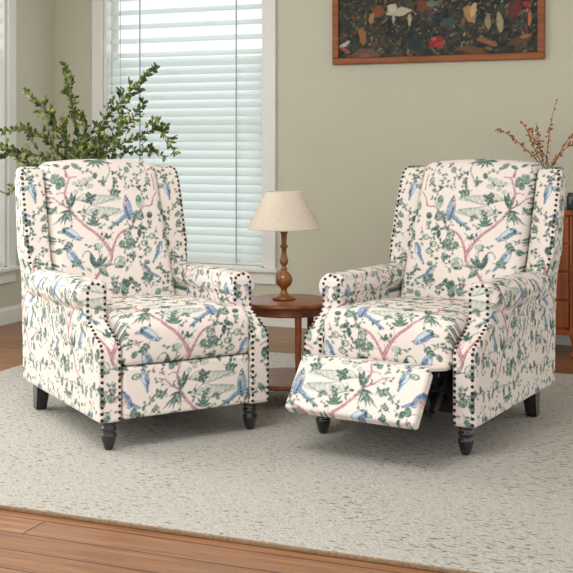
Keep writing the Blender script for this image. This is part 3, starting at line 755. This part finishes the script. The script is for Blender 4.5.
# ------------------------------------------------------------------ side table
tu, tv = c2r(0.0, 4.86); ZTAB = .451
t = empty('side_table', (tu, tv, .0152)); tag(t, 'small round brown wooden side table between the armchairs', 'table')
R = .205
bm = bmesh.new(); z = ZTAB-.014
lathe(bm, [(0, z-.020), (R-.012, z-.020), (R-.002, z-.016), (R, z-.010), (R-.003, z-.003), (R-.010, z), (0, z)], n=72); obj('tabletop', bm, m_tablewood, t, True)
bm = bmesh.new(); lathe(bm, [(0, z-.055), (R-.030, z-.055), (R-.026, z-.050), (R-.026, z-.020), (0, z-.020)], n=72); obj('apron', bm, m_tablewood, t)
bm = bmesh.new(); lathe(bm, [(0, .082), (R-.006, .082), (R, .088), (R, .098), (R-.006, .103), (0, .103)], n=72); obj('lower_shelf', bm, m_tablewood, t)
for k in range(3):
    a = YAW+math.radians(-72+120*k); ca, sa = math.cos(a), math.sin(a)
    bm = bmesh.new(); pts = catmull([(.160*ca, .160*sa, z-.022), (.158*ca, .158*sa, .25), (.165*ca, .165*sa, .10), (.180*ca, .180*sa, .006)], 6)
    tube(bm, pts, .0155, .011, 10); obj('leg', bm, m_tablewood, t, True)
# ------------------------------------------------------------------ lamp
lu, lv = c2r(-.011, 4.86); l = empty('table_lamp', (lu, lv, ZTAB+.002)); tag(l, 'table lamp with turned wooden base and cream cone shade', 'lamp')
bm = bmesh.new()
lathe(bm, [(0, 0), (.049, 0), (.051, .006), (.047, .012), (.030, .018), (.020, .024), (.013, .034), (.012, .042), (.018, .052), (.030, .062), (.0365, .078), (.0365, .092),
           (.030, .108), (.018, .120), (.011, .126), (.013, .130), (.016, .134), (.011, .138), (.010, .146), (.017, .156), (.020, .166), (.016, .178), (.0115, .200),
           (.011, .222), (.018, .228), (.018, .233), (.011, .238), (.012, .262), (.013, .284), (.017, .290), (.017, .296), (.010, .300), (.008, .310), (0, .310)], n=36)
obj('lamp_base', bm, m_lampwood, l, True)
bm = bmesh.new(); tube(bm, [(0, 0, .308), (0, 0, .40)], .006, n=10); bmesh.ops.create_uvsphere(bm, u_segments=16, v_segments=10, radius=.026, matrix=Matrix.Translation((0, 0, .38)))
obj('socket', bm, m_brass, l, True)
bm = bmesh.new(); z0, z1 = .306, .468
lathe(bm, [(.157, z0), (.1585, z0+.001), (.1585, z0+.007), (.0785, z1-.005), (.078, z1), (.0765, z1), (.0755, z1-.005), (.155, z0+.006), (.157, z0)], n=64)
for k in range(3):
    a = k*2*PI/3; tube(bm, [(0, 0, .400), (.077*math.cos(a), .077*math.sin(a), z1-.004)], .0015, n=6)
obj('lamp_shade', bm, m_shade, l, True)

# ------------------------------------------------------------------ painting
pu0 = on_v(332, VW-.03)[0]; pu1 = on_v(544.5, VW-.03)[0]; pz0 = 1.612; pz1 = 2.5; fw = .040
p = empty('framed_painting', ((pu0+pu1)/2, VW-.002, pz0)); tag(p, 'large dark oil painting in a plain brown wooden frame on the wall', 'painting')
hw = (pu1-pu0)/2; hh = pz1-pz0
bm = bmesh.new()
for (x0, x1, za, zb) in ((-hw, hw, 0, fw), (-hw, hw, hh-fw, hh), (-hw, -hw+fw, fw, hh-fw), (hw-fw, hw, fw, hh-fw)): box(bm, x0, x1, -.030, 0, za, zb, .006)
obj('picture_frame', bm, m_framewood, p)
W_, H_ = int((2*hw-2*fw)*1000)+4, int((hh-2*fw)*1000)+4
cv = np.ones((H_, W_, 3))*np.array((40, 44, 38))/255
pr = random.Random(21); ns = np.random.RandomState(8)
for k in (40, 14, 5):
    q = blur(ns.rand(H_, W_), k); q = (q-q.mean())/q.std(); cv += (q*.028)[..., None]*np.array((1.1, 1, .8))
cv = cv.clip(.02, 1)
def pblob(x, y, rx, ry, ang, col, a=.85, n=14):
    ca, sa = math.cos(ang), math.sin(ang); P = []
    for i in range(n):
        t_ = 2*PI*i/n; k = 1+pr.uniform(-.25, .25); P.append((x+rx*k*math.cos(t_)*ca-ry*k*math.sin(t_)*sa, y+rx*k*math.cos(t_)*sa+ry*k*math.sin(t_)*ca))
    fill(P, col, a, cv, False)
ppal = [(122, 84, 44), (96, 66, 40), (150, 112, 66), (60, 72, 56), (44, 62, 62), (84, 92, 74), (164, 140, 100), (110, 56, 36), (26, 28, 26), (30, 42, 44)]
for i in range(420):
    x, y = pr.uniform(0, W_), pr.uniform(0, H_)**1.0
    pblob(x, y, pr.uniform(6, 34), pr.uniform(3, 12), pr.uniform(0, 3.1), pr.choice(ppal), pr.uniform(.35, .8))
for i in range(1500):
    x, y = pr.uniform(0, W_), pr.uniform(0, H_)
    pblob(x, y, pr.uniform(5, 15), pr.uniform(1.5, 4.5), pr.uniform(0, 3.1), pr.choice([(150, 110, 66), (116, 74, 42), (90, 96, 76), (176, 150, 108), (56, 76, 72), (28, 34, 34), (128, 92, 56), (24, 36, 40)]), pr.uniform(.4, .85), 9)
for i in range(240):
    x, y = pr.uniform(0, W_), pr.uniform(40, H_)
    pblob(x, y, pr.uniform(5, 16), pr.uniform(2, 5), pr.uniform(0, 3.1), pr.choice([(190, 160, 112), (170, 110, 56), (120, 140, 130), (204, 190, 160), (30, 40, 38)]), pr.uniform(.5, .9))
def PP(px_, py_):
    u_, Z_ = on_v(px_, VW-.01); return ((u_-pu0-fw)*1000, (zat(py_, Z_)-pz0-fw)*1000)
def pb(px_, py_, rx, ry, ang, col, a=.9): x, y = PP(px_, py_); pblob(x, y, rx*6, ry*6, math.radians(ang), col, a)
pb(365, 55, 13, 7, 0, (110, 78, 60)); pb(352, 59, 8, 5, 10, (92, 66, 50)); pb(365, 57, 6, 3, 0, (140, 104, 82), .6)
pb(437, 42, 8, 5, 20, (150, 40, 40)); pb(434, 39, 3, 2, 0, (196, 90, 90)); pb(440, 45, 5, 4, 0, (170, 60, 56), .7)
pb(472, 50, 14, 4, -10, (112, 74, 44)); pb(488, 42, 10, 3, -20, (150, 96, 60)); pb(520, 40, 12, 4, 15, (92, 62, 44)); pb(526, 36, 5, 2, 10, (170, 108, 66))
pb(400, 12, 12, 4, 10, (196, 188, 168)); pb(392, 8, 5, 4, 0, (206, 198, 178)); pb(410, 20, 2, 6, 0, (180, 172, 150)); pb(394, 19, 1.6, 5, 0, (176, 168, 146))
pb(378, 12, 7, 6, 20, (132, 76, 44)); pb(372, 18, 3, 6, -20, (170, 130, 84)); pb(363, 37, 4, 9, 10, (150, 102, 54)); pb(345, 45, 7, 2, 30, (190, 190, 176)); pb(345, 50, 6, 2, -30, (160, 80, 54))
pb(425, 6, 9, 5, 0, (118, 62, 34)); pb(432, 4, 6, 3, 0, (104, 120, 112)); pb(470, 14, 6, 9, 20, (174, 138, 92)); pb(474, 10, 3, 7, -10, (206, 172, 122)); pb(488, 22, 3, 8, 0, (150, 140, 100)); pb(500, 22, 3, 9, 10, (170, 160, 118))
pb(515, 10, 6, 10, -20, (104, 44, 34)); pb(527, 4, 4, 3, 0, (168, 36, 34)); pb(530, 18, 2, 8, 0, (186, 120, 70)); pb(449, 22, 8, 4, 0, (60, 82, 82)); pb(415, 44, 8, 6, 0, (30, 50, 52)); pb(500, 56, 14, 4, 0, (24, 40, 46))
cv = np.stack([blur(cv[..., i], 1) for i in range(3)], -1)
bm = bmesh.new(); nxg, nzg = 300, 200
x0, x1, za, zb = -hw+fw-.003, hw-fw+.003, fw-.003, hh-fw+.003
vs = [[bm.verts.new((x0+(x1-x0)*i/nxg, -.016, za+(zb-za)*j/nzg)) for i in range(nxg+1)] for j in range(nzg+1)]
for j in range(nzg):
    for i in range(nxg): bm.faces.new((vs[j][i], vs[j][i+1], vs[j+1][i+1], vs[j+1][i]))
bmv = [v.co.copy() for v in bm.verts]
box(bm, x0, x1, -.0155, -.004, za, zb)
o = obj('canvas', bm, m_oil, p)
co = np.array([v.co[:] for v in o.data.vertices]); cvl = to_lin(cv.clip(0, 1))
paint(o.data, sample(np.clip((co[:, 0]+hw-fw), .0, (W_-2)/1000), np.clip((co[:, 2]-fw), .0, (H_-2)/1000), cvl))

# ------------------------------------------------------------------ chest of drawers
cu1, cv0 = -.742, 6.03; cu0 = cu1-.86; ct = .776
c = empty('chest_of_drawers', ((cu0+cu1)/2, cv0+.19, 0)); tag(c, 'reddish brown wooden chest of drawers on the right behind an armchair', 'chest of drawers')
w = (cu1-cu0)/2; d0, d1 = -.19, .19
bm = bmesh.new(); box(bm, -w-.012, w+.012, d0-.014, d1+.006, ct-.022, ct, .005); obj('chest_top', bm, m_chestwood, c)
bm = bmesh.new(); box(bm, -w, w, d0+.010, d1, .132, ct-.022); obj('carcass', bm, m_chestwood, c)
bm = bmesh.new()
for s in (-1, 1):
    x0, x1 = sorted((s*w, s*(w-.052))); box(bm, x0, x1, d0-.004, d0+.03, .125, ct-.022, .006)
    tube(bm, [(s*(w-.026), d0-.004, .15), (s*(w-.026), d0-.004, ct-.04)], .012, n=12)
box(bm, -w, w, d0-.002, d0+.03, .120, .150, .004)
obj('face_frame', bm, m_chestwood, c)
rows = [.155, .305, .455, .603, .748]
for za, zb in zip(rows, rows[1:]):
    bm = bmesh.new(); box(bm, -w+.058, w-.058, d0-.004, d0+.02, za+.005, zb-.005, .004); dr = obj('drawer', bm, m_chestwood, c)
    for s in (-1, 1):
        bm = bmesh.new(); lathe(bm, [(0, 0), (.007, 0), (.007, .010), (.014, .016), (.015, .022), (.010, .028), (0, .030)], n=20)
        bmesh.ops.transform(bm, matrix=Matrix.Translation((s*.27, d0-.001, (za+zb)/2)) @ Matrix.Rotation(PI/2, 4, 'X'), verts=bm.verts)
        obj('drawer_knob', bm, m_brass, dr, True)
for sx in (-1, 1):
    for yy in (d0+.025, d1-.03):
        bm = bmesh.new(); lathe(bm, [(0, .125), (.026, .125), (.026, .110), (.020, .095), (.014, .070), (.012, .040), (.016, .026), (.023, .014), (.024, .006), (.018, 0), (0, 0)], sx*(w-.030), yy, 0, 24)
        obj('leg', bm, m_chestwood, c, True)
# dark jar at right end
ju, _ = on_v(573.5, 6.19); bm = bmesh.new()
lathe(bm, [(0, 0), (.034, 0), (.037, .006), (.037, .070), (.033, .078), (.030, .082), (.033, .086), (.033, .090), (.028, .091), (.027, .080), (.030, .07), (.030, .01), (0, .008)], n=32)
j = obj('glazed_jar', bm, m_vase, None, True); j.location = (ju, 6.19, ct); tag(j, 'small dark teal jar on the chest top at the right edge', 'jar')
# vase with dried branches
vu, vz = on_v(547, 6.2); VZ = ct
bm = bmesh.new()
lathe(bm, [(0, 0), (.032, 0), (.036, .006), (.052, .045), (.054, .075), (.040, .115), (.022, .140), (.022, .155), (.026, .160), (.022, .160), (.018, .150), (.018, .14), (.034, .11), (.046, .07), (.03, .012), (0, .010)], n=36)
vs_ = obj('vase', bm, m_vase, None, True); vs_.location = (vu, 6.2, VZ); tag(vs_, 'dark vase on the chest holding the dried twigs', 'vase')
def bpt(px_, py_, vv):
    u_, Z_ = on_v(px_, vv); return Vector((u_, vv, zat(py_, Z_)))
org = Vector((vu, 6.2, VZ))
d = empty('dried_branches', org+Vector((0, 0, .012))); tag(d, 'dried twigs with small orange blossoms rising behind the right armchair', 'dried branches')
dbm, bbm = bmesh.new(), bmesh.new(); rr = random.Random(4)
paths = [([(540, 165), (529, 152), (514, 139), (506, 133), (498, 132)], 6.17), ([(541, 163), (534, 148), (528, 133), (521, 121)], 6.2), ([(543, 163), (540, 148), (538, 135), (536, 123)], 6.24),
         ([(546, 166), (548, 145), (551, 122), (556, 102)], 6.22), ([(550, 170), (558, 158), (565, 149), (574, 144)], 6.16), ([(550, 170), (560, 152), (570, 138), (580, 130)], 6.24), ([(547, 160), (541, 150), (534, 141), (532, 131)], 6.26)]
base = Vector((0, 0, .012))
for pts, vv in paths:
    P = [base, Vector((rr.uniform(-.008, .008), 0, .15))]+[bpt(x, y, vv)-org for x, y in pts]
    P = catmull(P, 7); P = [q-base for q in P]; tube(dbm, P, .0032, .0012, 6)
    m_ = len(P); 
    for i in range(int(m_*.42), m_):
        for k in range(rr.choice((1, 1, 2, 3))):
            if rr.random() < .42: continue
            dirv = Vector((rr.uniform(-1, 1), rr.uniform(-1, 1), rr.uniform(-.6, 1))).normalized(); ln = rr.uniform(.006, .03 if rr.random() < .3 else .016)
            e = P[i]+dirv*ln; tube(dbm, [P[i], e], .001, .0007, 4)
            for q in range(rr.randint(1, 3)):
                bmesh.ops.create_icosphere(bbm, subdivisions=1, radius=rr.uniform(.0035, .0075), matrix=Matrix.Translation(e+Vector((rr.uniform(-.006, .006), rr.uniform(-.006, .006), rr.uniform(-.006, .006))))@Matrix.Diagonal((1, 1, rr.uniform(.6, 1.3), 1)))
obj('twigs', dbm, m_twig, d); obj('blossoms', bbm, m_bud, d)

# ------------------------------------------------------------------ leafy plant behind the left chair
pX, pZ = -1.045, 5.82; pu, pv = c2r(pX, pZ)
pt = empty('potted_plant', (pu, pv, .0152)); tag(pt, 'tall leafy green plant with arching branches behind the left armchair', 'plant')
bm = bmesh.new(); lathe(bm, [(0, 0), (.10, 0), (.11, .01), (.135, .30), (.142, .31), (.142, .33), (.125, .33), (.120, .30), (0, .30)], n=40); obj('pot', bm, m_pot, pt, True)
bm = bmesh.new(); lathe(bm, [(0, .302), (.118, .302), (.1, .308), (0, .315)], n=30); obj('soil', bm, m_soil, pt)
def ppt(px_, py_, Z_):
    X_ = (px_-CX)*Z_/F; u_, v_ = c2r(X_, Z_); return Vector((u_-pu, v_-pv, zat(py_, Z_)-.0152))
stems = [([(82, 160), (78, 140), (74, 112), (67, 84), (65, 64)], 5.80, .95), ([(78, 165), (66, 143), (56, 125), (44, 108), (24, 91)], 5.72, .85), ([(74, 172), (56, 150), (40, 136), (22, 130), (2, 131)], 5.85, .95),
         ([(88, 160), (98, 135), (112, 112), (132, 90), (156, 67)], 5.82, .95), ([(92, 165), (108, 145), (126, 126), (141, 108), (143, 100)], 5.72, .8), ([(92, 170), (115, 148), (140, 136), (160, 130), (177, 155)], 5.65, .7),
         ([(72, 175), (50, 162), (34, 154), (14, 152), (-6, 158)], 5.7, .9), ([(95, 172), (112, 158), (130, 152), (152, 152), (166, 157)], 5.9, .8), ([(84, 165), (84, 148), (86, 130), (80, 112)], 5.95, .9),
         ([(70, 178), (48, 168), (26, 164), (6, 150), (-8, 146)], 5.92, .9), ([(80, 168), (70, 150), (64, 132), (62, 116)], 5.9, .8), ([(68, 190), (40, 186), (20, 188), (4, 194)], 5.62, .8), ([(92, 165), (100, 150), (116, 134), (124, 112)], 5.9, .7), ([(84, 170), (90, 152), (98, 142), (104, 136)], 5.6, .8), ([(150, 133), (158, 128), (162, 129)], 5.65, .8)]
sbm, lbm = bmesh.new(), bmesh.new(); rr = random.Random(9)
def addleaf(p, dirv, s):
    dirv = dirv.normalized(); side = dirv.cross(Vector((rr.uniform(-1, 1), rr.uniform(-1, 1), rr.uniform(-1, 1)))).normalized(); up = side.cross(dirv)*s*.10
    w_ = s*.27
    c0 = lbm.verts.new(p); c1 = lbm.verts.new(p+dirv*s*.5-up); c2 = lbm.verts.new(p+dirv*s)
    a = [lbm.verts.new(p+dirv*s*t_+side*w_*k) for t_, k in ((.25, .8), (.55, 1), (.82, .6))]; b_ = [lbm.verts.new(p+dirv*s*t_-side*w_*k) for t_, k in ((.25, .8), (.55, 1), (.82, .6))]
    lbm.faces.new((c0, a[0], a[1], c1)); lbm.faces.new((c1, a[1], a[2], c2)); lbm.faces.new((c0, c1, b_[1], b_[0])); lbm.faces.new((c1, c2, b_[2], b_[1]))
for pts, Z_, dens in stems:
    P = [ppt(x, y, Z_+.0*i) for i, (x, y) in enumerate(pts)]
    if pts[0][0] < 140: P = [Vector((rr.uniform(-.04, .04), rr.uniform(-.04, .04), .30)), Vector((P[0].x*.4, P[0].y*.4, .62))]+P
    P = catmull(P, 14); tube(sbm, P, .0055, .0015, 6); m_ = len(P)
    tot = sum((P[i+1]-P[i]).length for i in range(m_-1)); acc = 0
    for i in range(m_-1):
        seg = P[i+1]-P[i]; acc += seg.length; t_ = acc/tot
        if P[i].z < .80: continue
        k = max(1, int(seg.length/.0031*dens))
        for j_ in range(k):
            q = P[i]+seg*rr.random(); side = seg.cross(Vector((rr.uniform(-1, 1), rr.uniform(-1, 1), rr.uniform(-1, 1)))).normalized()
            # short side twigs with leaves
            if rr.random() < .30 and t_ < .93:
                tl = rr.uniform(.03, .065); e = q+(side*.9+seg.normalized()*.7).normalized()*tl; tube(sbm, [q, e], .0014, .0008, 4)
                for _k in range(3): addleaf(q.lerp(e, rr.uniform(.4, 1)), (e-q).normalized()+Vector((rr.uniform(-.9, .9), rr.uniform(-.9, .9), rr.uniform(-.6, .9))), rr.uniform(.022, .036))
            else: addleaf(q, side+seg.normalized()*rr.uniform(.3, 1.1)+Vector((0, 0, .15)), rr.uniform(.024, .038))
obj('stems', sbm, m_stem, pt); obj('foliage', lbm, m_leaf, pt)

# ------------------------------------------------------------------ light
wd = bpy.data.worlds.new('sky'); bpy.context.scene.world = wd; wd.use_nodes = True
bg = wd.node_tree.nodes['Background']; bg.inputs['Color'].default_value = (1.0, .985, .96, 1); bg.inputs['Strength'].default_value = 1.0
def area(name, loc, rot, sx, sy, power, col):
    ld = bpy.data.lights.new(name, 'AREA'); ld.shape = 'RECTANGLE'; ld.size = sx; ld.size_y = sy; ld.energy = power; ld.color = col
    o = bpy.data.objects.new(name, ld); C.objects.link(o); o.location = loc; o.rotation_euler = rot; return o
# daylight lamp just inside the added, out-of-frame side window
area('window_daylight', (UW+.03, (w3a+w3b)/2, (ZS+ZT)/2), (0, -PI/2, 0), ZT-ZS-.05, w3b-w3a-.05, 40, (1, .97, .92))
area('sky_behind_window', ((uL+uR)/2-.35, VW+.40, 1.55), (-PI/2, 0, 0), 2.8, 2.6, 20, (.90, .97, 1))
area('sky_behind_side_window', (UW-.55, (w2a+w2b)/2, 1.5), (0, -PI/2, 0), 2.2, 1.3, 12, (.90, .97, 1))
# added overhead lamp, out of view, brightens rug and chairs from above
lx, ly = c2r(-.9, 2.9)
area('ceiling_light', (lx, ly, 2.66), (math.radians(12), 0, YAW), 1.5, 1.5, 76, (1, .985, .965))

# ------------------------------------------------------------------ camera
cd = bpy.data.cameras.new('camera'); cam = bpy.data.objects.new('camera', cd); C.objects.link(cam)
cam.location = (0, 0, HC); cam.rotation_euler = (PI/2, 0, YAW)
cd.sensor_width = 36; cd.lens = 36*F/573; cd.shift_y = -(286.5-HY)/573; cd.clip_end = 50
S = bpy.context.scene; S.camera = cam
S.view_settings.view_transform = 'Standard'; S.view_settings.look = 'None'; S.view_settings.gamma = 1; S.view_settings.use_curve_mapping = False
S.view_settings.exposure = 0.10
